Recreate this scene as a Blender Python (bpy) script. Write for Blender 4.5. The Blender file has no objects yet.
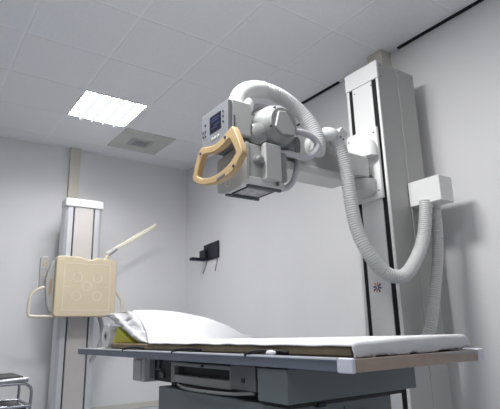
import bpy, bmesh, math, random
from mathutils import Vector, Matrix, noise
random.seed(4)
ZC = 0.79            # eye height above the floor; builders below use heights measured from the eye
H = 2.065; YB = 5.42; XR = 2.885; FL = -0.79
scene = bpy.context.scene
C = scene.collection

# ------------------------------------------------------------------ materials
def mat(name, col, rough=0.5, metal=0.0, var=0.04, nscale=6.0, bump=0.0, bscale=200.0, emit=None, spec=None):
    m = bpy.data.materials.new(name); m.use_nodes = True
    nt = m.node_tree; N = nt.nodes; L = nt.links
    b = N['Principled BSDF']
    b.inputs['Roughness'].default_value = rough; b.inputs['Metallic'].default_value = metal
    if spec is not None: b.inputs['Specular IOR Level'].default_value = spec
    tc = N.new('ShaderNodeTexCoord')
    n = N.new('ShaderNodeTexNoise'); n.inputs['Scale'].default_value = nscale; n.inputs['Detail'].default_value = 4
    L.new(tc.outputs['Object'], n.inputs['Vector'])
    r = N.new('ShaderNodeValToRGB')
    lo = [max(0, c*(1-var)) for c in col]; hi = [min(1, c*(1+var)) for c in col]
    r.color_ramp.elements[0].color = (*lo, 1); r.color_ramp.elements[1].color = (*hi, 1)
    r.color_ramp.elements[0].position = .3; r.color_ramp.elements[1].position = .7
    L.new(n.outputs['Fac'], r.inputs['Fac']); L.new(r.outputs['Color'], b.inputs['Base Color'])
    if bump:
        n2 = N.new('ShaderNodeTexNoise'); n2.inputs['Scale'].default_value = bscale; n2.inputs['Detail'].default_value = 3
        L.new(tc.outputs['Object'], n2.inputs['Vector'])
        bp = N.new('ShaderNodeBump'); bp.inputs['Strength'].default_value = bump; bp.inputs['Distance'].default_value = .01
        L.new(n2.outputs['Fac'], bp.inputs['Height']); L.new(bp.outputs['Normal'], b.inputs['Normal'])
    if emit:
        b.inputs['Emission Color'].default_value = (*emit[0], 1); b.inputs['Emission Strength'].default_value = emit[1]
    return m
M = {}
LAMP = 37
M['wall'] = mat('wall_paint', (.77,.765,.77), .6, var=.015, nscale=2, bump=.05, bscale=120)
M['wall_added'] = mat('added_wall_dark_grey', (.24,.24,.245), .6, var=.02)
M['ceil'] = mat('ceiling_tile', (.88,.88,.90), .85, var=.02, nscale=40, bump=.12, bscale=300)
M['tbar'] = mat('ceiling_bar', (.93,.93,.95), .5, var=.01)
M['floor'] = mat('floor_vinyl', (.40,.43,.48), .35, var=.08, nscale=30)
M['trayg'] = mat('tray_grey', (.20,.205,.20), .4)
M['trayd'] = mat('tray_dark_grey', (.11,.115,.115), .4)
M['dark'] = mat('shadow_gap', (.006,.006,.007), .8)
M['base'] = mat('baseboard_paint', (.62,.60,.55), .5, var=.02)
M['duct'] = mat('duct_cream', (.64,.62,.53), .5, var=.02)
M['white'] = mat('white_enamel', (.80,.80,.79), .35, var=.01)
M['offw'] = mat('offwhite_enamel', (.60,.60,.585), .4, var=.015)
M['colshade'] = mat('column_side_shaded', (.43,.43,.415), .45, var=.015)  # column enamel with the shade of its side face put into the colour
M['grey'] = mat('grey_enamel', (.26,.265,.26), .35, var=.02)
M['lgrey'] = mat('light_grey_enamel', (.43,.43,.42), .4, var=.02)
M['panelg'] = mat('control_panel_grey', (.19,.20,.215), .4, var=.015)
M['dgrey'] = mat('dark_grey_enamel', (.10,.105,.11), .5, var=.05)
M['black'] = mat('black_plastic', (.008,.008,.010), .5)
M['navy'] = mat('navy_black_plastic', (.010,.009,.022), .45)
M['screen'] = mat('screen_glass', (.010,.011,.018), .5, spec=.2)
M['stext'] = mat('screen_text', (.04,.05,.16), .4, emit=((.12,.17,.6), .04))
M['green'] = mat('pedestal_greygreen', (.135,.158,.165), .4, var=.03)
M['alu'] = mat('rail_aluminium', (.18,.205,.25), .4, .3, var=.03, nscale=3)
M['aluc'] = mat('column_aluminium', (.68,.695,.72), .32, .35, var=.03, nscale=2)
M['lip_highlight'] = mat('rail_lip_highlight', (.72,.74,.80), .3, .2, var=.01)  # highlight along the rail's top edge, put into a brighter colour
M['cap'] = mat('end_cap_plastic', (.66,.69,.77), .4, var=.01)
M['beige'] = mat('beige_moulding', (.66,.565,.40), .42, var=.015)
M['beigel'] = mat('beige_mark', (.80,.73,.60), .5)
M['bpaddle'] = mat('cream_bar', (.74,.69,.56), .4, var=.01)
M['handle'] = mat('tan_grip', (.43,.305,.16), .5, var=.03, nscale=14)
M['endwood'] = mat('tan_end_panel', (.40,.31,.255), .5, var=.06, nscale=20)
M['endgrey'] = mat('grey_end_strip', (.37,.37,.38), .5)
M['foam'] = mat('mattress_tan', (.20,.155,.095), .85, var=.12, nscale=25, bump=.2, bscale=60)
M['linen'] = mat('white_linen', (.64,.64,.66), .9, var=.01, bump=.25, bscale=18)
M['paper'] = mat('paper_roll_white', (.80,.80,.79), .8, var=.01)
M['wedge'] = mat('yellow_green_vinyl', (.62,.60,.05), .5, var=.06, nscale=12)
M['hose'] = mat('hose_white', (.66,.67,.66), .45, var=.02)
M['lilac'] = mat('lilac_cable', (.54,.52,.57), .45, var=.02)
M['bcol'] = mat('stand_panel_pinkgrey', (.58,.55,.53), .4, var=.015)
M['chrome'] = mat('chrome', (.36,.37,.40), .25, .85, var=.03)
M['pad'] = mat('dark_tray', (.07,.07,.07), .6, var=.1)
M['bluedot'] = mat('blue_button', (.03,.045,.09), .4)
M['orange'] = mat('orange_mark', (.75,.30,.03), .5)
M['blue'] = mat('blue_mark', (.02,.04,.22), .5)
M['yellow'] = mat('yellow_mark', (.75,.60,.06), .5)
M['vent'] = mat('vent_greybeige', (.58,.595,.55), .6, var=.02)
M['ventd'] = mat('vent_grille', (.44,.445,.43), .6, var=.03)
M['lamp'] = mat('diffuser_glow', (.9,.9,.95), .5, emit=((.98,.98,1.0), LAMP))
M['louver'] = mat('louver_blade_glow', (.006,.006,.010), .9, var=.01, emit=((.68,.70,.78), 1.0), spec=0)  # lit look of the blades put in as their own glow over black
M['window'] = mat('collimator_window', (.22,.21,.22), .15, var=.25, nscale=30)
M['grey_line'] = mat('line_grey', (.34,.335,.34), .6)

# ------------------------------------------------------------------ mesh helpers
def bmn(): return bmesh.new()
def box(bm, x0, x1, y0, y1, z0, z1):
    v = [bm.verts.new(p) for p in ((x0,y0,z0),(x1,y0,z0),(x1,y1,z0),(x0,y1,z0),(x0,y0,z1),(x1,y0,z1),(x1,y1,z1),(x0,y1,z1))]
    for f in ((3,2,1,0),(4,5,6,7),(0,1,5,4),(1,2,6,5),(2,3,7,6),(3,0,4,7)): bm.faces.new([v[i] for i in f])
    return v
def prism(bm, poly, axis, a, b):
    """poly: 2D outline, extruded along axis ('x': poly is (y,z); 'y': (x,z); 'z': (x,y))"""
    def p3(p, t): return (t,p[0],p[1]) if axis == 'x' else (p[0],t,p[1]) if axis == 'y' else (p[0],p[1],t)
    A = [bm.verts.new(p3(p,a)) for p in poly]; B = [bm.verts.new(p3(p,b)) for p in poly]
    n = len(poly)
    bm.faces.new(A[::-1]); bm.faces.new(B)
    for i in range(n): bm.faces.new((A[i],A[(i+1)%n],B[(i+1)%n],B[i]))
def ring(bm, outer, inner, axis, a, b):
    """closed loop of bars: outer and inner outlines with the same number of points"""
    def p3(p, t): return (t,p[0],p[1]) if axis == 'x' else (p[0],t,p[1]) if axis == 'y' else (p[0],p[1],t)
    n = len(outer)
    R = [[bm.verts.new(p3(p,t)) for p in pl] for pl, t in ((outer,a),(outer,b),(inner,b),(inner,a))]
    for i in range(n):
        j = (i+1)%n
        for k in range(4): bm.faces.new((R[k][i],R[k][j],R[(k+1)%4][j],R[(k+1)%4][i]))
def catmull(pts, step=.01, closed=False):
    P = [Vector(p) for p in pts]; out = []
    n = len(P); rng = n if closed else n-1
    for i in range(rng):
        if closed: a,b,c,d = P[(i-1)%n],P[i],P[(i+1)%n],P[(i+2)%n]
        else:
            b,c = P[i],P[i+1]; a = P[i-1] if i else b*2-c; d = P[i+2] if i+2 < n else c*2-b
        k = max(2, int((c-b).length/step))
        for s in range(k):
            t = s/k
            out.append(.5*((2*b)+(c-a)*t+(2*a-5*b+4*c-d)*t*t+(3*b-a-3*c+d)*t**3))
    if not closed: out.append(P[-1])
    return out
def sweep(bm, path, rad, seg=16, closed=False, caps=True):
    """tube along a path of Vectors; rad: number or function(arc length, total)"""
    n = len(path); s = [0]
    for i in range(1,n): s.append(s[-1]+(path[i]-path[i-1]).length)
    T = []
    for i in range(n):
        a = path[(i-1)%n] if (closed or i) else path[0]
        b = path[(i+1)%n] if (closed or i < n-1) else path[-1]
        T.append((b-a).normalized())
    u = T[0].orthogonal().normalized(); rings = []
    for i in range(n):
        u = (u-T[i]*u.dot(T[i])).normalized(); w = T[i].cross(u)
        r = rad(s[i],s[-1]) if callable(rad) else rad
        rings.append([bm.verts.new(path[i]+(u*math.cos(k*2*math.pi/seg)+w*math.sin(k*2*math.pi/seg))*r) for k in range(seg)])
    for i in range(n if closed else n-1):
        A = rings[i]; B = rings[(i+1)%n]
        for k in range(seg): bm.faces.new((A[k],A[(k+1)%seg],B[(k+1)%seg],B[k]))
    if caps and not closed:
        bm.faces.new(rings[0][::-1]); bm.faces.new(rings[-1])
def tube(bm, pts, r, step=.01, seg=14, closed=False): sweep(bm, catmull(pts, step, closed), r, seg, closed)
def cyl(bm, a, b, r, r2=None, seg=28):
    a = Vector(a); b = Vector(b); r2 = r if r2 is None else r2
    sweep(bm, [a,b], lambda s,t: r if s < t*.5 else r2, seg)
def lathe(bm, a, d, prof, seg=32):
    """profile of (distance along d, radius) turned about the line from a along d"""
    a = Vector(a); d = Vector(d).normalized(); u = d.orthogonal().normalized(); w = d.cross(u)
    R = []
    for t, r in prof: R.append([bm.verts.new(a+d*t+(u*math.cos(k*2*math.pi/seg)+w*math.sin(k*2*math.pi/seg))*max(r,1e-4)) for k in range(seg)])
    for A,B in zip(R,R[1:]):
        for k in range(seg): bm.faces.new((A[k],A[(k+1)%seg],B[(k+1)%seg],B[k]))
    bm.faces.new(R[0][::-1]); bm.faces.new(R[-1])
def hose_path_bm(pts, r, pitch=.0135, depth=.006, smooth_to=0, seg=20):
    bm = bmn()
    path = catmull(pts, pitch/8)
    sweep(bm, path, lambda s,t: r+.003 if s < smooth_to else r-depth*max(0,math.cos(2*math.pi*s/pitch))**1.5, seg)
    return bm
def thing(name, label, cat, loc=(0,0,0), group=None):
    o = bpy.data.objects.new(name, None); C.objects.link(o)
    o.empty_display_size = .1
    o.location = (loc[0], loc[1], loc[2]+ZC); o['label'] = label; o['category'] = cat
    if group: o['group'] = group
    return o
def origin(o):
    v = Vector((0,0,0))
    while o: v += o.location; o = o.parent
    return v
def obj(name, bm, m, parent=None, bevel=0, seg=2, smooth=True, label=None, ang=35):
    bmesh.ops.recalc_face_normals(bm, faces=bm.faces[:])
    me = bpy.data.meshes.new(name)
    if parent: off = origin(parent)
    else:
        xs = [v.co for v in bm.verts]
        off = Vector(((min(c.x for c in xs)+max(c.x for c in xs))/2, (min(c.y for c in xs)+max(c.y for c in xs))/2, min(c.z for c in xs)+ZC))
    for v in bm.verts: v.co += Vector((0,0,ZC))-off
    bm.to_mesh(me); bm.free()
    o = bpy.data.objects.new(name, me); C.objects.link(o)
    if parent: o.parent = parent
    else: o.location = off
    for mm in (m if isinstance(m, (list,tuple)) else [m]): me.materials.append(mm)
    if smooth:
        for p in me.polygons: p.use_smooth = True
        me.set_sharp_from_angle(angle=math.radians(ang))
    if bevel:
        b = o.modifiers.new('bevel','BEVEL'); b.width = bevel; b.segments = seg; b.limit_method = 'ANGLE'; b.angle_limit = math.radians(40); b.harden_normals = True
    if label: o['label'] = label
    return o
def tag(o, label, cat, group=None):
    o['label'] = label; o['category'] = cat
    if group: o['group'] = group
    return o
def struct(name, bm, m, **k):
    o = obj(name, bm, m, **k); o['kind'] = 'structure'; return o
def bx(name, dims, m, parent=None, bevel=.004, label=None, seg=2):
    bm = bmn(); box(bm, *dims); return obj(name, bm, m, parent, bevel, seg, label=label)

def each(name, m, parent, fns, bevel=0):
    """one object for every small piece"""
    for fn in fns:
        bm = bmn(); fn(bm); obj(name, bm, m, parent, bevel)
def disc(p, d, prof, n=12): return lambda bm: lathe(bm, p, d, prof, n)
def bx_(*q): return lambda bm: box(bm, *q)
# ------------------------------------------------------------------ room
XL, YF = -1.2, -1.6
bm = bmn(); box(bm, XL, XR+.12, YF, YB+.12, FL-.1, FL); struct('floor', bm, M['floor'])
bm = bmn(); box(bm, XL, XR, YB, YB+.12, FL, H+.1); struct('wall_back', bm, M['wall'])
bm = bmn(); box(bm, XR, XR+.12, YF, YB+.12, FL, H+.1); struct('wall_right', bm, M['wall'])
bm = bmn(); box(bm, XL-.12, XL, YF, YB+.12, FL, H+.1); struct('wall_left_added', bm, M['wall_added'])  # unseen wall, added and kept dark to cut bounced light on the left
bm = bmn(); box(bm, XL, XR, YF-.12, YF, FL, H+.1); struct('wall_front', bm, M['wall'])
bm = bmn(); box(bm, XL, XR, YB-.014, YB, FL, FL+.062); struct('baseboard_back', bm, M['base'], bevel=.004)
bm = bmn(); box(bm, XR-.014, XR, YF, YB-.014, FL, FL+.062); struct('baseboard_right', bm, M['base'], bevel=.004)
# ceiling: bars above, tiles dropped a little below them
bm = bmn(); box(bm, XL, XR, YF, YB, H, H+.1)
X0, Y0 = .493, 2.129
tiles = bmn()
for i in range(-6, 5):
    for j in range(-8, 6):
        x0 = X0+.6*i; y0 = Y0+.6*j
        if (i,j) in ((1,3),(2,4)): continue
        a, b = max(x0,XL)+.011, min(x0+.6,XR-.02)-.011; c, d = max(y0,YF)+.011, min(y0+.6,YB-.02)-.011
        if b-a < .05 or d-c < .05: continue
        box(tiles, a, b, c, d, H-.0035, H+.003)
ci = len(bm.faces)
me_t = bpy.data.meshes.new('t'); tiles.to_mesh(me_t); bm.from_mesh(me_t); tiles.free()
bm.faces.ensure_lookup_table()
for f in bm.faces[ci:]: f.material_index = 1
struct('ceiling', bm, [M['tbar'], M['ceil']], smooth=False)
bm = bmn()
box(bm, XR-.022, XR, YF, 2.02, H-.012, H+.004); box(bm, XR-.022, XR, 2.64, 3.3, H-.012, H+.004)
struct('trim_1', bm, M['dark'], smooth=False)
bm = bmn()
box(bm, XR-.022, XR, 2.02, 2.64, H-.006, H+.004); box(bm, XR-.022, XR, 3.3, YB-.022, H-.006, H+.004)
box(bm, XL, XR, YB-.02, YB, H-.008, H+.004)
struct('trim_2', bm, M['tbar'], smooth=False)

# ceiling luminaire
t = thing('ceiling_light', 'glowing square recessed ceiling light with louvre grid', 'light', (1.393,4.229,H))
bm = bmn(); a0,a1,b0,b1 = 1.100,1.686,3.936,4.522
for q in ((a0,a0+.014,b0,b1),(a1-.014,a1,b0,b1),(a0+.014,a1-.014,b0,b0+.014),(a0+.014,a1-.014,b1-.014,b1)): box(bm, *q, H-.010, H+.004)
obj('frame', bm, M['tbar'], t)
bm = bmn(); box(bm, a0+.014, a1-.014, b0+.014, b1-.014, H-.002, H+.003); obj('diffuser', bm, M['lamp'], t, smooth=False)
bm = bmn(); NA_, NB_ = 5, 13
xs_ = [a0+.014+k*(a1-a0-.028)/NA_ for k in range(NA_+1)]; ys_ = [b0+.014+k*(b1-b0-.028)/NB_ for k in range(NB_+1)]
for xx in xs_[1:-1]: box(bm, xx-.009, xx+.009, b0+.014, b1-.014, H-.040, H-.002)
for yy in ys_[1:-1]: box(bm, a0+.014, a1-.014, yy-.0015, yy+.0015, H-.016, H-.002)
obj('louvre', bm, M['louver'], t, smooth=False)
# air vent tile
t = thing('air_vent', 'greenish grey ceiling vent tile with small square grille', 'vent', (1.993,4.829,H))
bx('plate', (1.704,2.282,4.540,5.118,H-.006,H+.003), M['vent'], t, .002)
bm = bmn(); cx, cy = 1.985, 4.845
box(bm, cx-.125, cx+.125, cy-.11, cy+.11, H-.012, H-.006)
g = obj('grille', bm, M['ventd'], t, .002)
each('slat', M['grey'], g, [bx_(cx-.08, cx+.08, cy-.066+k*.03, cy-.054+k*.03, H-.0165, H-.012) for k in range(5)])
bm = bmn(); lathe(bm, (cx,cy,H-.012), (0,0,-1), [(0,.045),(.006,.042),(.009,.02)]); obj('damper_disc', bm, M['grey'], g)
# cable ducts
tag(bx('cable_duct', (1.385,1.497,YB-.05,YB,.2,H), M['duct'], None, .004), 'cream vertical cable duct on back wall above the chest stand', 'duct')
tag(bx('cable_duct', (2.775,XR,2.10,2.24,1.45,H-.003), M['duct'], None, .004), 'short cream cable duct at ceiling above the tall white column', 'duct')

# ------------------------------------------------------------------ black wall bracket
t = thing('wall_bracket', 'black wall-mounted bracket plate with projecting arm on right wall', 'bracket', (XR,4.8,.9))
bm = bmn(); prism(bm, [(4.955,.83),(4.955,.985),(4.635,1.0),(4.635,.805),(4.90,.80)], 'x', XR-.022, XR); obj('plate', bm, M['navy'], t, .004)
bx('clip', (XR-.055,XR-.022,4.87,5.0,.82,.925), M['black'], t, .004)
bx('arm', (XR-.205,XR-.022,4.90,4.965,.797,.832), M['navy'], t, .005)
each('grey_line', M['grey_line'], t, [lambda bm: tube(bm, [(XR-.006,4.90,.80),(XR-.004,4.945,.73),(XR-.004,5.00,.665)], .006), lambda bm: tube(bm, [(XR-.006,4.67,.80),(XR-.004,4.70,.73),(XR-.004,4.727,.665)], .006)])  # two thin grey tubes under the plate, standing in for its probable shadow lines

# ------------------------------------------------------------------ chest stand
t = thing('chest_stand', 'beige chest x-ray stand on pale column by back wall', 'x-ray stand', (1.45,5.0,FL))
TZ = 1.365; CB = 5.13
bx('centre_panel', (1.367,1.558,4.985,5.02,FL,TZ-.085), M['bcol'], t, .003)
for s,(x0,x1) in enumerate(((1.27,1.352),(1.573,1.655))):
    bm = bmn()
    if s == 0: prism(bm, [(x1,4.985),(x0+.035,4.985),(x0+.008,5.01),(x0,5.05),(x0,CB),(x1,CB)], 'z', FL, TZ-.08)
    else: prism(bm, [(x0,4.985),(x0,CB),(x1,CB),(x1,5.05),(x1-.008,5.01),(x1-.035,4.985)], 'z', FL, TZ-.08)
    obj('side_profile', bm, M['aluc'], t, .003)
bx('column_back', (1.352,1.573,5.03,CB,FL,TZ-.082), M['black'], t, 0)
bm = bmn(); prism(bm, [(1.265,4.978),(1.288,4.968),(1.638,4.968),(1.662,4.978),(1.662,CB+.005),(1.265,CB+.005)], 'z', TZ-.088, TZ); obj('top_cap', bm, M['white'], t, .016, 3)
bx('carriage', (1.29,1.62,4.80,4.984,.22,.62), M['lgrey'], t, .01)
bm = bmn(); PX0,PX1,PZ0,PZ1 = 1.150,1.722,.165,.722
outl = [(PX0+.02,PZ0),(PX1-.02,PZ0),(PX1,PZ0+.02),(PX1,PZ1-.035),(PX1-.02,PZ1-.016),(1.530,PZ1),(1.505,PZ1-.012),(1.47,PZ1-.022),(1.42,PZ1-.022),(1.39,PZ1-.012),(1.365,PZ1),(PX0+.02,PZ1),(PX0,PZ1-.02),(PX0,PZ0+.02)]
prism(bm, outl, 'y', 4.68, 4.80)
np_ = len(bm.faces)
def line2(bm, pts, w, y, closed=False):
    n = len(pts)
    for i in range(n if closed else n-1):
        a = Vector(pts[i]); b = Vector(pts[(i+1)%n]); d = (b-a).normalized(); q = Vector((-d.y,d.x))*w/2; a = a-d*w*.4; b = b+d*w*.4
        bm.faces.new([bm.verts.new((p.x,y,p.y)) for p in (a+q,b+q,b-q,a-q)])
def circ2(bm, cx, cz, r, w, y, n=24):
    for i in range(n):
        a, b = i*2*math.pi/n, (i+1)*2*math.pi/n
        bm.faces.new([bm.verts.new((cx+rr*math.cos(th),y,cz+rr*math.sin(th))) for rr,th in ((r,a),(r,b),(r-w,b),(r-w,a))])
ym = 4.6785
line2(bm, [(1.225,.225),(1.655,.225),(1.655,.655),(1.225,.655)], .007, ym, True)
for cx_, cz_ in ((1.345,.525),(1.535,.525),(1.44,.445),(1.345,.355),(1.535,.355)): circ2(bm, cx_, cz_, .045, .008, ym)
line2(bm, [(1.225,.44),(1.275,.44)], .006, ym); line2(bm, [(1.605,.44),(1.655,.44)], .006, ym)
line2(bm, [(1.32,.565),(1.37,.565)], .006, ym); line2(bm, [(1.51,.565),(1.56,.565)], .006, ym)
bm.faces.ensure_lookup_table()
for f in bm.faces[np_:]: f.material_index = 1
pn = obj('receptor_panel', bm, [M['beige'],M['beigel']], t, .012, 3)
# control pad and grey bracket on its left
bm = bmn(); prism(bm, [(1.045,.425),(1.125,.425),(1.128,.715),(1.118,.728),(1.05,.722),(1.04,.71)], 'y', 4.83, 4.86)
cp = obj('control_pad', bm, M['lgrey'], t, .006)
each('button', M['yellow'], cp, [disc((1.085+.017*math.cos(a*math.pi/2+.78),4.83,.66+.017*math.sin(a*math.pi/2+.78)),(0,-1,0),[(0,.006),(.006,.005)]) for a in range(4)])
each('button', M['yellow'], cp, [bx_(1.069+k*.014,1.076+k*.014,4.826,4.83,.545,.556) for k in range(3)])
each('legend', M['grey_line'], cp, [bx_(q[0],q[1],4.827,4.83,q[2],q[3]) for q in ((1.065,1.105,.696,.702),(1.058,1.072,.60,.609),(1.088,1.11,.60,.609),(1.055,1.072,.50,.51))])
bm = bmn()
prism(bm, [(1.165,.715),(1.125,.66),(1.095,.58),(1.078,.50),(1.085,.40),(1.10,.28),(1.125,.215),(1.165,.19)], 'y', 4.735, 4.79)
br = obj('side_bracket', bm, M['lgrey'], t, .012, 3)
bm = bmn(); prism(bm, [(1.112,.50),(1.132,.515),(1.137,.44),(1.127,.36),(1.112,.355)], 'y', 4.728, 4.737); obj('grip_slot', bm, M['handle'], br, .004)
bm = bmn(); tube(bm, [(1.11,4.76,.432),(1.06,4.76,.428),(1.0,4.76,.395),(.963,4.76,.335),(.955,4.76,.25),(.957,4.76,.195),(.972,4.76,.176),(1.02,4.76,.172),(1.20,4.76,.172)], .0135); obj('patient_handle', bm, M['bpaddle'], t)
bm = bmn(); tube(bm, [(1.71,4.77,.41),(1.755,4.77,.395),(1.80,4.77,.345),(1.822,4.77,.27),(1.81,4.77,.20),(1.77,4.77,.165),(1.70,4.77,.18)], .0135); obj('patient_handle', bm, M['bpaddle'], t)
# raised grip bar
bm = bmn(); cyl(bm, (1.665,4.85,.73), (1.685,4.85,.80), .016); obj('pivot_post', bm, M['beige'], t, .003)
bm = bmn(); tube(bm, [(1.675,4.85,.785),(1.715,4.85,.815),(1.765,4.85,.855)], .026); obj('pivot_sleeve', bm, M['lgrey'], t, 0)
bm = bmn(); prism(bm, [(1.755,.83),(1.90,.915),(2.06,1.02),(2.20,1.128),(2.21,1.142),(2.195,1.158),(2.02,1.052),(1.90,.965),(1.745,.862)], 'y', 4.835, 4.865); gb = obj('grip_bar', bm, M['bpaddle'], t, .008, 3)
bm = bmn(); prism(bm, [(1.88,.903),(2.05,1.013),(2.19,1.118),(2.18,1.128),(2.04,1.030),(1.87,.918)], 'y', 4.826, 4.836); obj('grip_groove', bm, M['duct'], gb, .002)
bm = bmn(); tube(bm, [(1.63,4.9,.20),(1.655,4.9,.15),(1.675,4.9,.07),(1.680,4.9,-.03),(1.665,4.9,-.10),(1.63,4.9,-.17),(1.60,4.95,-.25)], .022); obj('cable', bm, M['lgrey'], t)

# ------------------------------------------------------------------ x-ray table
TX0,TX1,TY0,TY1 = 1.02,1.685,.97,3.33
TT = -.080; TB = -.118
t = thing('x_ray_table', 'x-ray examination table with aluminium side rails on grey pedestal', 'table', (1.4,1.8,FL))
bx('tabletop', (TX0+.03,TX1-.03,TY0+.012,TY1-.005,TB+.008,TT-.003), M['lgrey'], t, .003)
def rail(x, s):
    bm = bmn()
    pr = [(0,TT),(.032,TT),(.032,TB+.004),(.012,TB),(0.004,TB+.002),(0.001,TB+.012),(0.004,TB+.022),(.004,TT-.010),(0,TT-.007)]
    prism(bm, [(x+s*p, z) for p,z in pr], 'y', TY0+.045, TY1); return obj('side_rail', bm, M['alu'], t, .0015)
for r_, x0, x1 in ((rail(TX0,1),TX0-.002,TX0+.010),(rail(TX1,-1),TX1-.010,TX1+.002)):
    bx('rail_highlight_strip', (x0,x1,TY0+.055,TY1,TT-.0055,TT+.0005), M['lip_highlight'], r_, .001)
for x0,x1 in ((TX0-.001,TX0+.014),(TX1-.036,TX1+.001)):
    bx('end_cap', (x0,x1,TY0-.002,TY0+.058,TB-.002,TT+.001), M['cap'], t, .005)
ep = bx('end_panel', (TX0+.014,TX1-.036,TY0+.002,TY0+.014,TB,TT-.002), M['endwood'], t, .002, label='tan end strip')
bm = bmn(); prism(bm, [(1.35,TT-.003),(TX1-.04,TT-.003),(TX1-.04,TT-.017),(1.5,TT-.010)], 'y', TY0-.001, TY0+.003); obj('grey_strip', bm, M['endgrey'], ep)
bx('cross_block', (1.03,1.672,1.262,1.42,-.228,TB-.004), M['green'], t, .003)
pd = bx('pedestal', (1.06,1.55,1.29,2.26,FL,-.243), M['green'], t, .004)
bm = bmn(); box(bm, 1.30, 1.306, 1.286, 1.291, FL+.1, -.26); obj('door_seam', bm, M['dgrey'], pd)
each('door_latch', M['black'], pd, [disc((xx,1.29,-.285),(0,-1,0),[(0,.007),(.012,.007),(.016,.004)]) for xx in (1.34,1.392)])
bx('bearing_strip', (1.065,1.60,1.275,1.46,-.242,-.23), M['black'], t, .001)
bx('bearing_strip', (1.165,1.20,1.268,1.30,-.249,-.236), M['black'], t, .001)
bx('under_frame', (1.12,1.62,1.43,2.46,-.205,TB-.002), M['black'], t, .003)
bx('column_shroud', (1.12,1.53,1.36,2.25,-.2425,-.2), M['dgrey'], t, .003)
# film tray under the rail
tr = bx('film_tray', (1.085,1.30,1.475,2.118,-.212,TB-.003), M['black'], t, .003)
bm = bmn(); box(bm, 1.052, 1.075, 1.62, 2.118, -.143, -.128); box(bm, 1.052,1.075,2.085,2.118,-.215,-.143); box(bm, 1.052,1.075,1.60,1.63,-.208,-.143); obj('tray_frame', bm, M['trayg'], tr, .003)
bx('tray_end', (1.050,1.20,1.46,1.62,-.207,TB-.003), M['trayd'], tr, .003)
each('tray_button', M['black'], tr, [bx_(1.047,1.051,1.525,1.545,-.18,-.165), disc((1.052,1.83,-.135),(-1,0,0),[(0,.006),(.006,.005)])])
bm = bmn(); prism(bm, [(1.058,1.63),(1.045,1.70),(1.038,1.85),(1.042,2.0),(1.055,2.09),(1.10,2.09),(1.10,1.63)], 'z', -.212, -.180); obj('tray_drawer', bm, M['trayg'], tr, .004)
bm = bmn(); tube(bm, [(1.06,2.06,-.222),(1.035,1.95,-.227),(1.03,1.8,-.227),(1.035,1.6,-.222),(1.06,1.48,-.213)], .006); obj('tray_handle', bm, M['trayg'], tr)
cl = bx('cable_carrier', (1.10,1.3,2.12,2.40,-.228,TB-.004), M['black'], t, .004)
each('lever', M['dgrey'], cl, [bx_(1.085,1.10,2.30,2.37,-.175,-.168), bx_(1.09,1.10,2.33,2.345,-.168,TB-.006), bx_(1.09,1.10,2.28,2.32,-.21,-.185)], .002)
sb = bx('switch_box', (1.06,1.16,2.44,2.585,-.238,TB-.006), M['lgrey'], t, .008, seg=3)
bm = bmn(); box(bm, 1.054,1.06,2.47,2.555,-.228,TB-.014); obj('cover', bm, M['lgrey'], sb, .003)
bx('bracket', (1.07,1.14,2.395,2.445,-.22,TB-.004), M['grey'], t, .003)

# ------------------------------------------------------------------ bedding on the table
MX0,MX1,MY0,MY1 = 1.055,1.63,1.005,2.84
MT = TT+.030
mt = thing('mattress', 'thin tan mattress pad on the table under the white sheet', 'mattress', (1.34,2.0,TT))
bm = bmn(); box(bm, MX0, MX1, MY0, MY1, TT+.001, MT); obj('pad', bm, M['foam'], mt, .008, 3)
for y0 in (2.50,1.94,1.39):
    bm = bmn(); path = catmull([(1.052,y0-.12,TT+.008),(1.043,y0-.06,TT+.013),(1.034,y0,TT+.012),(1.022,y0+.05,TT+.006),(1.017,y0+.075,TT-.004)], .008)
    L_, R_ = [], []
    for k,p in enumerate(path):
        L_.append(bm.verts.new(p+Vector((-.003,0,.004)))); R_.append(bm.verts.new(p+Vector((.004,.003,-.004))))
    for k in range(len(path)-1): bm.faces.new((L_[k],L_[k+1],R_[k+1],R_[k]))
    o = obj('strap', bm, M['black'], mt); s_ = o.modifiers.new('solid','SOLIDIFY'); s_.thickness = .005; s_.offset = 0

# pillow propped on the wedge: side profiles (along the table, height) at its near and far ends
def lerp_profile(pr, t):
    for (t0,y0,z0),(t1,y1,z1) in zip(pr,pr[1:]):
        if t <= t1:
            k = (t-t0)/(t1-t0); return y0+(y1-y0)*k, z0+(z1-z0)*k
    return pr[-1][1:]
NEAR = [(0,2.70,.122),(.2,2.63,.098),(.45,2.53,.052),(.75,2.42,-.004),(1,2.33,-.046)]
FAR = [(0,3.00,.112),(.25,2.82,.094),(.5,2.62,.066),(.75,2.43,.026),(.88,2.33,-.012),(1,2.25,-.046)]
PX0_, PX1_ = 1.112, 1.615
def top_pt(u, t):
    a = lerp_profile(NEAR, t); b = lerp_profile(FAR, t)
    e = u*u*(3-2*u)*.5+u*.5
    bulge = math.sin(math.pi*min(1,max(0,t)))*math.sin(math.pi*min(1,max(0,u)))*.022+math.sin(math.pi*u)*.012*(1-t)
    return Vector((PX0_+(PX1_-PX0_)*u, a[0]*(1-e)+b[0]*e, a[1]*(1-e)+b[1]*e+bulge))
def bot_pt(u, t):
    y0, z0, y1, z1 = 3.02, .118, 2.50, MT+.003
    e = u; y0 = y0+.08*e; z0 = z0-.015*e
    q = t**1.1
    z = z0+(z1-z0)*min(1,q*1.35) 
    y = y0+(y1-y0)*min(1,q*1.35) if q*1.35 < 1 else y1-(q*1.35-1)/.35*.12
    return Vector((PX0_+(PX1_-PX0_)*u, y, max(z, MT+.002)))
bm = bmn(); NU, NT = 40, 30; rings_ = []
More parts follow.
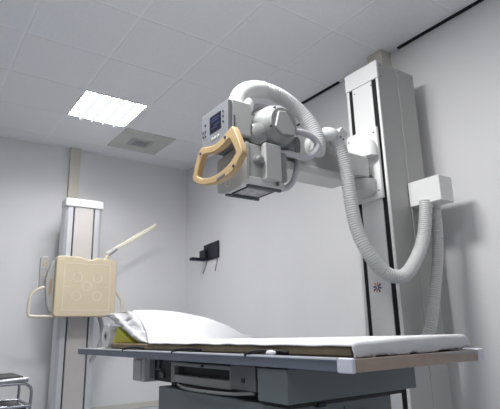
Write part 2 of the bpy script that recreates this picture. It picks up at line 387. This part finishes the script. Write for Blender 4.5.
for i in range(-5, NU+1):
    u = max(0,i)/NU; loop_ = []
    top = [top_pt(u, j/NT)-Vector((0,0,.002+.004*min(1,u*10))) for j in range(NT+1)]
    bot = [bot_pt(u, j/NT) for j in range(NT+1)]
    mid = [(a+b)/2 for a,b in zip(top,bot)]
    pts = top+bot[::-1]
    end = 1.0
    for k,p in enumerate(pts):
        c_ = mid[k if k <= NT else 2*NT+1-k]
        q = p.copy()
        if i < 0:                                  # rounded, crumpled open end
            f_ = -i/5; q = c_+(p-c_)*math.sqrt(max(.0,1-f_**2.2)); q.x = PX0_-.020*f_-(.016*min(1,-i/2) if k > NT else 0.0)-.015*f_*(k/NT if k <= NT else 1)
        if u > .85: q = c_+(q-c_)*math.sqrt(max(.05,1-((u-.85)/.15)**2))
        if u < .3:
            w = (1-u/.3)
            n_ = noise.noise(Vector((q.x*16, q.y*30+q.z*12, q.z*16)))+.5*noise.noise(Vector((q.x*40,q.y*50,q.z*40)))
            q += Vector((-.016*n_, .006*n_, .006*n_))*w
        q.z = max(q.z, MT+.002)
        loop_.append(bm.verts.new(q))
    rings_.append(loop_)
for A,B in zip(rings_,rings_[1:]):
    n = len(A)
    for k in range(n): bm.faces.new((A[k],A[(k+1)%n],B[(k+1)%n],B[k]))
bm.faces.new(rings_[0]); bm.faces.new(rings_[-1][::-1])
tag(obj('pillow', bm, M['linen'], None, ang=180), 'white pillow with crumpled open end leaning on yellow-green wedge', 'pillow')

# sheet over the pillow and mattress
bm = bmn(); NX = 60; rows = []
SX0, SX1 = 1.048, 1.640
flat_n, pil_n = 90, 40
def wr(x, y, s=1): return noise.noise(Vector((x*7,y*5,s)))*.0035+noise.noise(Vector((x*22,y*9,s+4)))*.0012
for k in range(-3, pil_n+flat_n+8):
    row = []
    for i in range(NX+1):
        u = i/NX
        if k <= pil_n:
            tt = max(0,k)/pil_n; uu_ = u*1.03
            p = top_pt(min(uu_,1.03), tt); wx = tt**2.5
            p.x = (1.115+(1.627-1.115)*u)*(1-wx)+(SX0+(SX1-SX0)*u)*wx
            p.z += .003+.3*wr(p.x,p.y)+.003*tt
            if u > .86: p.z -= (u-.86)**2*2.2*math.sin(math.pi*tt)
            p.z -= .010*max(0,1-u/.025)*(1-tt**4)
            if k < 0: p += Vector((0,.018,-.010))*(-k)
            p.z = max(p.z, MT+.006)
        else:
            q = (k-pil_n)/flat_n; x = SX0+(SX1-SX0)*u
            ys = top_pt(u, 1.0).y
            y = ys+(MY0-.012-ys)*min(q,1)
            z = MT+.006+abs(wr(x,y))+.006*math.exp(-q*14)*0+.004*math.sin(math.pi*min(1,u))+(.012*u*max(0,q-.3))
            hang = max(0,.055-u)/.055
            z -= .006*hang**1.5*(1+.9*noise.noise(Vector((3,y*9,1))))
            if u > .955: z -= .55*(u-.955)
            if q > 1:
                d = (q-1)*flat_n; y = MY0-.012-.006*min(d,3)/3-.003*noise.noise(Vector((x*9,d,0))); z -= .0078*d
                z = max(z, TT+.003+.007*max(0,u-.5))
            p = Vector((x,y,z))
        row.append(bm.verts.new(p))
    rows.append(row)
for A,B in zip(rows,rows[1:]):
    for i in range(NX): bm.faces.new((A[i],A[i+1],B[i+1],B[i]))
o = tag(obj('sheet', bm, M['linen'], None, ang=180), 'smooth white sheet spread over the mattress and pillow', 'sheet')
s_ = o.modifiers.new('solid','SOLIDIFY'); s_.thickness = .004; s_.offset = 1
# wedge
bm = bmn(); prism(bm, [(2.895,MT+.001),(2.83,.043),(2.60,MT+.001)], 'x', 1.085, 1.60)
tag(obj('wedge_cushion', bm, M['wedge'], None, .004), 'yellow-green foam wedge propping up the pillow', 'cushion')
# paper roll
t = thing('paper_roll', 'white paper roll lying behind the yellow-green wedge', 'paper roll', (1.34,3.085,TT))
RY = 3.05
bm = bmn(); lathe(bm, (1.10,RY,TT+.071), (1,0,0), [(0,.026),(0,.068),(.004,.070),(.50,.070),(.505,.068),(.505,.026)]); obj('paper', bm, M['paper'], t)
bm = bmn(); lathe(bm, (1.097,RY,TT+.071), (1,0,0), [(0,.012),(0,.0275),(.51,.0275),(.51,.012)]); k_ = obj('core', bm, M['lgrey'], t)
bm = bmn(); lathe(bm, (1.0965,RY,TT+.071), (1,0,0), [(0,.013),(.3,.013)]); obj('core_hole', bm, M['black'], k_)
# crumpled tissue
bm = bmn(); bmesh.ops.create_icosphere(bm, subdivisions=3, radius=1)
for v in bm.verts:
    n_ = noise.noise(v.co*2.3)*.35; v.co *= (1+n_); v.co = Vector((1.032+v.co.x*.009, 1.335+v.co.y*.024, TT+.008+max(-.0075,v.co.z*.008)))
tag(obj('tissue', bm, M['linen'], None, ang=180), 'small scrap of white tissue on the table rail', 'tissue')

# the table and what lies on it stand slightly askew in the room
RT = Matrix.Translation((TX0,TY0,0)) @ Matrix.Rotation(math.radians(.8),4,'Z') @ Matrix.Translation((-TX0,-TY0,0))
for o in C.objects:
    if o.parent is None and o.name.split('.')[0] in ('mattress','pillow','sheet','wedge_cushion','paper_roll','tissue'):
        o.location = RT @ o.location; o.rotation_euler = (0,0,math.radians(.8))

    if o.parent and o.parent.name == 'x_ray_table' and o.name.split('.')[0] in ('tabletop','side_rail','end_cap','end_panel'):
        pl = o.parent.location; o.location = RT @ pl - pl; o.rotation_euler = (0,0,math.radians(.8))

# ------------------------------------------------------------------ x-ray machine on its column
t = thing('x_ray_machine', 'white ceiling-height column carrying an x-ray tube on a side arm', 'x-ray machine', (2.56,1.98,FL))
CX0,CX1,CY0,CY1,CT = 2.37,2.75,1.843,2.12,1.705
bx('column', (CX0+.012,CX1,CY0,CY1,FL,CT-.002), M['colshade'], t, .004)
each('edge_strip', M['white'], t, [bx_(CX0,CX0+.012,CY0,1.862,FL,CT-.125), bx_(CX0,CX0+.012,2.097,CY1,FL,CT-.125)], .003)
bm = bmn(); box(bm, CX0+.004,CX0+.012,1.862,2.097,FL,CT-.125); obj('track_slot', bm, M['dark'], t)
bx('front_panel', (CX0-.002,CX0+.006,1.897,2.065,FL,CT-.127), M['white'], t, .002)
bx('top_cover', (CX0-.006,CX0+.014,CY0-.003,CY1+.003,CT-.125,CT), M['white'], t, .005)
each('screw', M['dgrey'], t, [disc((CX0-.002,y,CT-.16),(-1,0,0),[(0,.005),(.003,.004)]) for y in (2.045,1.90)])
each('screw', M['dgrey'], t, [disc((x,CY0-.001,CT-z),(0,-1,0),[(0,.0045),(.004,.0035)]) for x,z in ((2.40,.03),(2.40,.11),(2.585,.03),(2.735,.03))])
bx('side_cover', (2.575,CX1-.001,CY0-.004,CY0+.002,FL,CT-.004), M['colshade'], t, .002)
# star emblem on the front panel
bm = bmn()
for k in range(8):
    th = math.radians(10+45*k); r0, r1 = .006, .034 if k%2 else .030; w = .006
    d = Vector((math.cos(th),math.sin(th))); q = Vector((-d.y,d.x))
    f = bm.faces.new([bm.verts.new((CX0-.0035,1.997+p.x,.236+p.y)) for p in (d*r0-q*w*.5,d*r1-q*w,d*r1+q*w,d*r0+q*w*.5)])
    f.material_index = 0 if k in (0,3,4,5,7) else 1
obj('emblem', bm, [M['blue'],M['orange']], t, smooth=False)
# carriage
bm = bmn(); prism(bm, [(1.872,.772),(2.128,.772),(2.128,1.235),(2.115,1.245),(1.885,1.25),(1.872,1.24)], 'x', CX0-.028, CX0-.004)
cg = obj('carriage', bm, M['white'], t, .006, 3)
each('screw', M['dgrey'], cg, [disc((CX0-.028,y,z),(-1,0,0),[(0,.005),(.004,.004)]) for y,z in ((1.895,1.205),(2.108,1.205),(1.895,.82))])
bm = bmn(); lathe(bm, (CX0-.045,1.922,1.042), (0,0,1), [(0,.054),(.03,.053),(.07,.047),(.10,.036),(.118,.022),(.124,.007)]); obj('upper_yoke', bm, M['white'], cg)
bm = bmn(); lathe(bm, (CX0-.065,1.992,.79), (0,0,1), [(0,.03),(.010,.065),(.03,.086),(.105,.089)]); obj('lower_yoke', bm, M['offw'], cg)
bm = bmn(); lathe(bm, (CX0-.065,1.96,.894), (0,0,1), [(0,.038),(.030,.038)]); obj('pivot_ring', bm, M['navy'], cg)
bx('arm_root', (2.09,2.292,1.914,2.05,.902,1.034), M['offw'], cg, .006)
# arm
bm = bmn(); box(bm, 1.60,2.11,1.925,2.055,.885,1.085); am = obj('arm', bm, M['lgrey'], t, .012)
bm = bmn(); box(bm, 1.60,2.12,1.905,2.075,.84,.888); obj('arm_rail', bm, M['offw'], am, .008)
# control head
PXF = 1.2
bm = bmn(); prism(bm, [(2.094,1.108),(1.838,1.110),(1.842,.935),(1.896,.904),(1.981,.896),(2.060,.908),(2.100,.925)], 'x', PXF, PXF+.026)
cpn = obj('control_panel', bm, M['panelg'], t, .005)
bx('screen', (PXF-.002,PXF+.002,1.902,2.010,.978,1.070), M['screen'], cpn, .001)
each('screen_text', M['stext'], cpn, [bx_(PXF-.0028,PXF-.0018,y0,y1,z,z+.004) for y0,y1,z in ((1.92,2.0,1.048),(1.93,1.99,1.036),(1.915,1.97,1.012),(1.94,1.995,.998))])
each('button', M['bluedot'], cpn, [disc((PXF,y,z),(-1,0,0),[(0,.006),(.004,.005)]) for y,z in ((1.882,1.058),(1.882,1.032),(1.882,1.004),(2.055,1.045),(2.055,1.01),(2.075,1.01),(2.055,.985),(2.075,.985))])
each('key', M['lgrey'], cpn, [disc((PXF,y,.945),(-1,0,0),[(0,.009),(.003,.008)]) for y in (1.93,1.96,1.985)])
bm = bmn(); box(bm, PXF+.026,1.345,1.842,2.08,.935,1.120); hb = obj('head_housing', bm, M['lgrey'], t, .010, 3)
each('slot', M['dgrey'], hb, [bx_(PXF+.034,PXF+.042,1.838,1.843,.96,1.03), bx_(1.335,1.343,1.836,1.843,.955,1.0)])
bx('mount_neck', (1.345,1.60,1.90,2.06,.93,1.10), M['white'], t, .02, seg=3)
bx('head_underside', (1.24,1.50,1.86,2.06,.897,.936), M['dgrey'], t, .006)
# grip handle
outer = [(2.106,.905),(2.064,.922),(1.990,.905),(1.936,.899),(1.870,.913),(1.807,.933),(1.773,.928),(1.708,.794),(1.729,.76),(1.79,.715),(1.916,.70),(2.054,.719),(2.146,.759),(2.165,.793)]
inner_ = [(2.060,.866),(2.020,.866),(1.975,.856),(1.946,.853),(1.880,.856),(1.822,.872),(1.803,.858),(1.772,.806),(1.785,.790),(1.830,.768),(1.930,.748),(2.040,.757),(2.092,.775),(2.104,.795)]
inner = [(i_[0]*.80+o_[0]*.20, i_[1]*.80+o_[1]*.20) for i_,o_ in zip(inner_,outer)]
def smooth_loop(pl, n=5):
    out = []
    P = [Vector((p[0],p[1],0)) for p in pl]; m_ = len(P)
    for i_ in range(m_):
        a,b,c_,d = P[i_-1],P[i_],P[(i_+1)%m_],P[(i_+2)%m_]
        for k_ in range(n):
            t_ = k_/n; q_ = .5*((2*b)+(c_-a)*t_+(2*a-5*b+4*c_-d)*t_*t_+(3*b-a-3*c_+d)*t_**3); out.append((q_.x,q_.y))
    return out
bm = bmn(); ring(bm, smooth_loop(outer), smooth_loop(inner), 'x', 1.185, 1.219)
hd = obj('grip_handle', bm, M['handle'], t, .009, 3, label='tan loop-shaped grip handle')
each('handle_button', M['bluedot'], hd, [disc((1.185,y,z),(-1,0,0),[(0,.008),(.004,.007)]) for y,z in ((2.080,.893),(1.845,.903),(1.775,.737))])
bm = bmn(); prism(bm, [(1.85,.715),(1.92,.707),(1.92,.716),(1.85,.724)], 'x', 1.181, 1.186); obj('badge', bm, M['panelg'], hd)
# tube housing: barrel lying along the room, blunt end to the viewer
TXC, TZC = 1.515, 1.030
bm = bmn(); lathe(bm, (TXC-.01,2.16,TZC), (0,-1,0), [(0,.06),(.02,.095),(.08,.115),(.27,.119),(.325,.116),(.36,.102),(.380,.082),(.382,.01)], 40)
th_ = obj('tube_housing', bm, M['grey'], t, .0, ang=30)
bm = bmn(); prism(bm, [(TXC-.075,TZC-.035),(TXC-.05,TZC+.055),(TXC+.0,TZC+.062),(TXC+.055,TZC-.02),(TXC+.05,TZC-.06),(TXC-.03,TZC-.07)], 'y', 1.768, 1.782); obj('end_plate', bm, M['lgrey'], th_, .006, 3)
each('screw', M['black'], th_, [disc((TXC+.098*math.cos(math.radians(a)),1.80,TZC+.098*math.sin(math.radians(a))),(0,-1,0),[(0,.005),(.02,.004)]) for a in (10,130,200)])
bm = bmn(); lathe(bm, (1.415,1.93,.975), (-.3,-.75,-.1), [(-.05,.065),(.05,.068),(.10,.055),(.115,.035),(.118,.01)], 28); obj('cable_socket', bm, M['grey'], th_)
bm = bmn(); lathe(bm, (1.585,1.90,.955), (.45,-.75,-.1), [(-.03,.05),(.06,.05),(.085,.045)], 28); obj('cable_socket', bm, M['grey'], th_)
bm = bmn(); lathe(bm, (1.625,1.835,.945), (.45,-.75,-.1), [(0,.045),(.012,.045)], 28); obj('socket_ring', bm, M['dgrey'], th_)
# collimator
co = bx('collimator', (1.322,1.535,1.842,2.075,.728,.905), M['lgrey'], t, .008)
bm = bmn(); prism(bm, [(1.835,.905),(1.838,.712),(1.90,.690),(1.98,.682),(2.06,.690),(2.105,.705),(2.107,.885),(2.0,.895)], 'x', 1.300, 1.322); np_ = len(bm.faces)
for y,z in ((1.93,.83),(2.03,.80),(2.0,.735)):
    n = 24
    for i in range(n):
        a, b = i*2*math.pi/n, (i+1)*2*math.pi/n
        bm.faces.new([bm.verts.new((1.2985,y+r*math.cos(h),z+r*math.sin(h))) for r,h in ((.026,a),(.026,b),(.020,b),(.020,a))])
bm.faces.ensure_lookup_table()
for f in bm.faces[np_:]: f.material_index = 1
sp = obj('side_plate', bm, [M['lgrey'],M['offw']], co, .004)
bm = bmn(); prism(bm, [(1.305,.732),(1.53,.732),(1.545,.705),(1.53,.692),(1.305,.690),(1.30,.70)], 'y', 1.838, 2.09); obj('skirt', bm, M['offw'], co, .006)
bm = bmn(); box(bm, 1.395,1.495,1.800,1.843,.716,.908); obj('front_cover', bm, M['lgrey'], co, .006)
bm = bmn(); box(bm, 1.502,1.55,1.825,1.86,.73,.885); obj('side_cover', bm, M['grey'], co, .006)
bm = bmn(); lathe(bm, (1.368,1.842,.818), (.12,-1,0), [(0,.026),(.012,.025),(.014,.019),(.036,.018),(.038,.015)], 24); obj('knob', bm, M['grey'], co)
bm = bmn(); lathe(bm, (1.475,1.82,.730), (0,-.1,-1), [(0,.010),(.03,.009),(.034,.006)], 16); obj('pull_switch', bm, M['dgrey'], co)
bm = bmn(); box(bm, 1.34,1.50,1.885,2.02,.686,.691); obj('window', bm, M['window'], co, .001)
bm = bmn(); ring(bm, [(1.335,1.88),(1.505,1.88),(1.505,2.023),(1.335,2.023)], [(1.342,1.888),(1.498,1.888),(1.498,2.015),(1.342,2.015)], 'z', .684, .692); obj('window_frame', bm, M['black'], co)
for y in (1.856,2.045):
    bx('accessory_rail', (1.315,1.525,y-.009,y+.009,.678,.694), M['dgrey'], co, .003)
# hoses and cables
hp = [(1.315,1.935,1.085),(1.318,1.935,1.15),(1.345,1.932,1.212),(1.405,1.93,1.255),(1.485,1.93,1.276),(1.576,1.93,1.276),(1.669,1.93,1.252),(1.745,1.92,1.205),(1.795,1.90,1.140),(1.822,1.88,1.065),(1.825,1.87,1.0),(1.81,1.87,.95)]
hb_ = hose_path_bm(hp, .043, smooth_to=.30); obj('ribbed_hose', hb_, M['hose'], t, ang=70)
h2 = [(1.80,1.97,.95),(1.81,1.94,1.01),(1.848,1.89,1.062),(1.904,1.85,1.076),(1.945,1.85,1.052),(1.980,1.848,.993),(2.010,1.845,.88),(2.015,1.835,.70),(2.03,1.82,.53),(2.068,1.79,.404),(2.130,1.77,.318),(2.20,1.745,.272),(2.294,1.73,.282),(2.408,1.73,.375),(2.496,1.73,.50),(2.545,1.73,.64),(2.566,1.73,.74)]
obj('ribbed_hose', hose_path_bm(h2, .039, smooth_to=.24), M['hose'], t, ang=70)
h3 = [(2.652,1.73,.74),(2.652,1.73,.66),(2.650,1.73,.57),(2.622,1.735,.38),(2.575,1.745,.20),(2.535,1.76,.033),(2.52,1.785,-.04),(2.51,1.82,-.09),(2.51,1.85,-.12)]
obj('ribbed_hose', hose_path_bm(h3, .034), M['hose'], t, ang=70)
bm = bmn(); box(bm, -.030,.030,-.040,.040,-.040,.040); bmesh.ops.transform(bm, matrix=Matrix.Translation((1.965,1.85,1.078)) @ Matrix.Rotation(math.radians(38),4,'Y'), verts=bm.verts[:])
cb = obj('hose_clamp', bm, M['offw'], t, .005)
each('screw', M['dgrey'], cb, [disc((1.958+dx,1.8115,1.07+dz),(0,-1,0),[(0,.007),(.003,.006)]) for dx,dz in ((-.012,-.012),(.010,-.022))])
bm = bmn(); lathe(bm, (1.345,1.935,1.11), (.35,0,.6), [(0,.055),(.05,.05),(.08,.042)], 24); obj('hose_collar', bm, M['white'], t)
bm = bmn(); tube(bm, [(1.58,1.85,1.02),(1.673,1.84,1.036),(1.761,1.84,1.022),(1.790,1.84,.98),(1.753,1.84,.925),(1.679,1.84,.893),(1.595,1.84,.896),(1.52,1.85,.89)], .018); obj('cable', bm, M['lilac'], t)
bm = bmn(); tube(bm, [(1.62,1.9,1.05),(1.652,1.9,1.025),(1.690,1.9,.967),(1.684,1.9,.867),(1.652,1.9,.775),(1.60,1.9,.725),(1.53,1.91,.71)], .016); obj('cable', bm, M['lilac'], t)
bm = bmn(); tube(bm, [(1.40,1.97,1.12),(1.47,1.96,1.18),(1.56,1.95,1.175),(1.64,1.94,1.10),(1.66,1.92,1.02)], .018); obj('cable', bm, M['lilac'], t)
# junction box on the column's side
jb = bx('junction_box', (2.555,2.69,1.615,1.838,.725,.884), M['white'], t, .006)
each('hose_socket', M['offw'], jb, [disc((2.572,1.73,.70),(0,0,1),[(0,.038),(.03,.038)],28), disc((2.652,1.73,.70),(0,0,1),[(0,.035),(.03,.035)],28)])

# ------------------------------------------------------------------ trolley at the lower left
TY, TYB = 4.15, 4.60
t = thing('trolley', 'low chrome tube trolley with dark trays at lower left', 'trolley', (.5,4.4,FL))
XA, XB = .12, .905
def loop(z, w=.0): return [(XB-.05,TY,z),(XB-.015,TY+.012,z),(XB,TY+.05,z),(XB,TYB-.05,z),(XB-.03,TYB,z),(XA+.03,TYB,z),(XA,TYB-.05,z),(XA,TY+.05,z),(XA+.03,TY,z)]
bm = bmn(); sweep(bm, catmull([(XA,TY,FL+.06),(XA,TY,-.42),(XA+.03,TY,-.357),(XA+.09,TY,-.344),(.5,TY,-.342),(XB-.09,TY,-.340),(XB-.03,TY,-.352),(XB,TY,-.395),(XB,TY,-.5),(XB,TY,FL+.06)], .012), .011, 12); obj('frame', bm, M['chrome'], t)
bm = bmn(); sweep(bm, catmull([(XA,TYB,FL+.06),(XA,TYB,-.42),(XA+.03,TYB,-.357),(XA+.09,TYB,-.344),(.5,TYB,-.342),(XB-.09,TYB,-.340),(XB-.03,TYB,-.352),(XB,TYB,-.395),(XB,TYB,-.5),(XB,TYB,FL+.06)], .012), .011, 12); obj('frame', bm, M['chrome'], t)
each('rung', M['chrome'], t, [lambda bm, q=q: cyl(bm, *q, .011) for q in (((XA,TY,-.505),(XB,TY,-.50)),((XA,TYB,-.505),(XB,TYB,-.50)),((XB,TY,-.50),(XB,TYB,-.50)),((XA,TY,-.50),(XA,TYB,-.50)))])
bm = bmn(); cyl(bm, (.66,TY-.004,-.318), (XB-.03,TY-.004,-.312), .017); obj('grip_sleeve', bm, M['chrome'], t, .003)
bm = bmn(); cyl(bm, (.50,TY-.004,-.502), (.745,TY-.004,-.498), .017); obj('grip_sleeve', bm, M['chrome'], t, .003)
bx('top_tray', (XA+.02,XB-.06,TY+.02,TYB-.02,-.325,-.285), M['pad'], t, .01)
bx('lower_tray', (XA+.02,XB-.02,TY+.02,TYB-.02,-.545,-.51), M['pad'], t, .008)
for x in (XA,XB):
    for y in (TY,TYB):
        bm = bmn(); lathe(bm, (x-.012,y,FL+.034), (1,0,0), [(0,.02),(0,.033),(.024,.033),(.024,.02)]); cyl(bm, (x,y,FL+.034), (x,y,FL+.075), .008); obj('wheel', bm, M['black'], t)

# ------------------------------------------------------------------ light
def area(name, loc, size, power, rot=(0,0,0), col=(1,1,1), sy=None):
    l = bpy.data.lights.new(name,'AREA'); l.energy = power; l.color = col; l.shape = 'RECTANGLE'; l.size = size; l.size_y = sy or size
    o = bpy.data.objects.new(name,l); C.objects.link(o); o.location = (loc[0],loc[1],loc[2]+ZC); o.rotation_euler = rot; return o
area('added_fill_lamp', (.793,1.829,H-.02), .58, 50)  # unseen lamp added to brighten the room corner and right wall
area('added_fill_lamp', (-.407,.629,H-.02), .58, 18)  # unseen lamp added behind the camera as general fill
w = bpy.data.worlds.new('room_ambient'); scene.world = w; w.use_nodes = True
w.node_tree.nodes['Background'].inputs[0].default_value = (.95,.97,1,1); w.node_tree.nodes['Background'].inputs[1].default_value = 0.0
scene.view_settings.view_transform = 'Standard'; scene.view_settings.look = 'None'; scene.view_settings.exposure = .4

# ------------------------------------------------------------------ camera
cam = bpy.data.cameras.new('camera'); co_ = bpy.data.objects.new('camera', cam); C.objects.link(co_)
yaw, pitch, roll = .622, .253, -.026
f = Vector((math.sin(yaw)*math.cos(pitch), math.cos(yaw)*math.cos(pitch), math.sin(pitch)))
r = Vector((math.cos(yaw), -math.sin(yaw), 0)); u = r.cross(f)
c, s = math.cos(roll), math.sin(roll)
rr = r*c+u*s; uu = u*c-r*s
m = Matrix((rr, uu, -f)).transposed().to_4x4(); m.translation = (0,0,ZC)
co_.matrix_world = m
cam.sensor_fit = 'HORIZONTAL'; cam.sensor_width = 36; cam.lens = 488.176/500*36
cam.clip_start = .02
scene.camera = co_
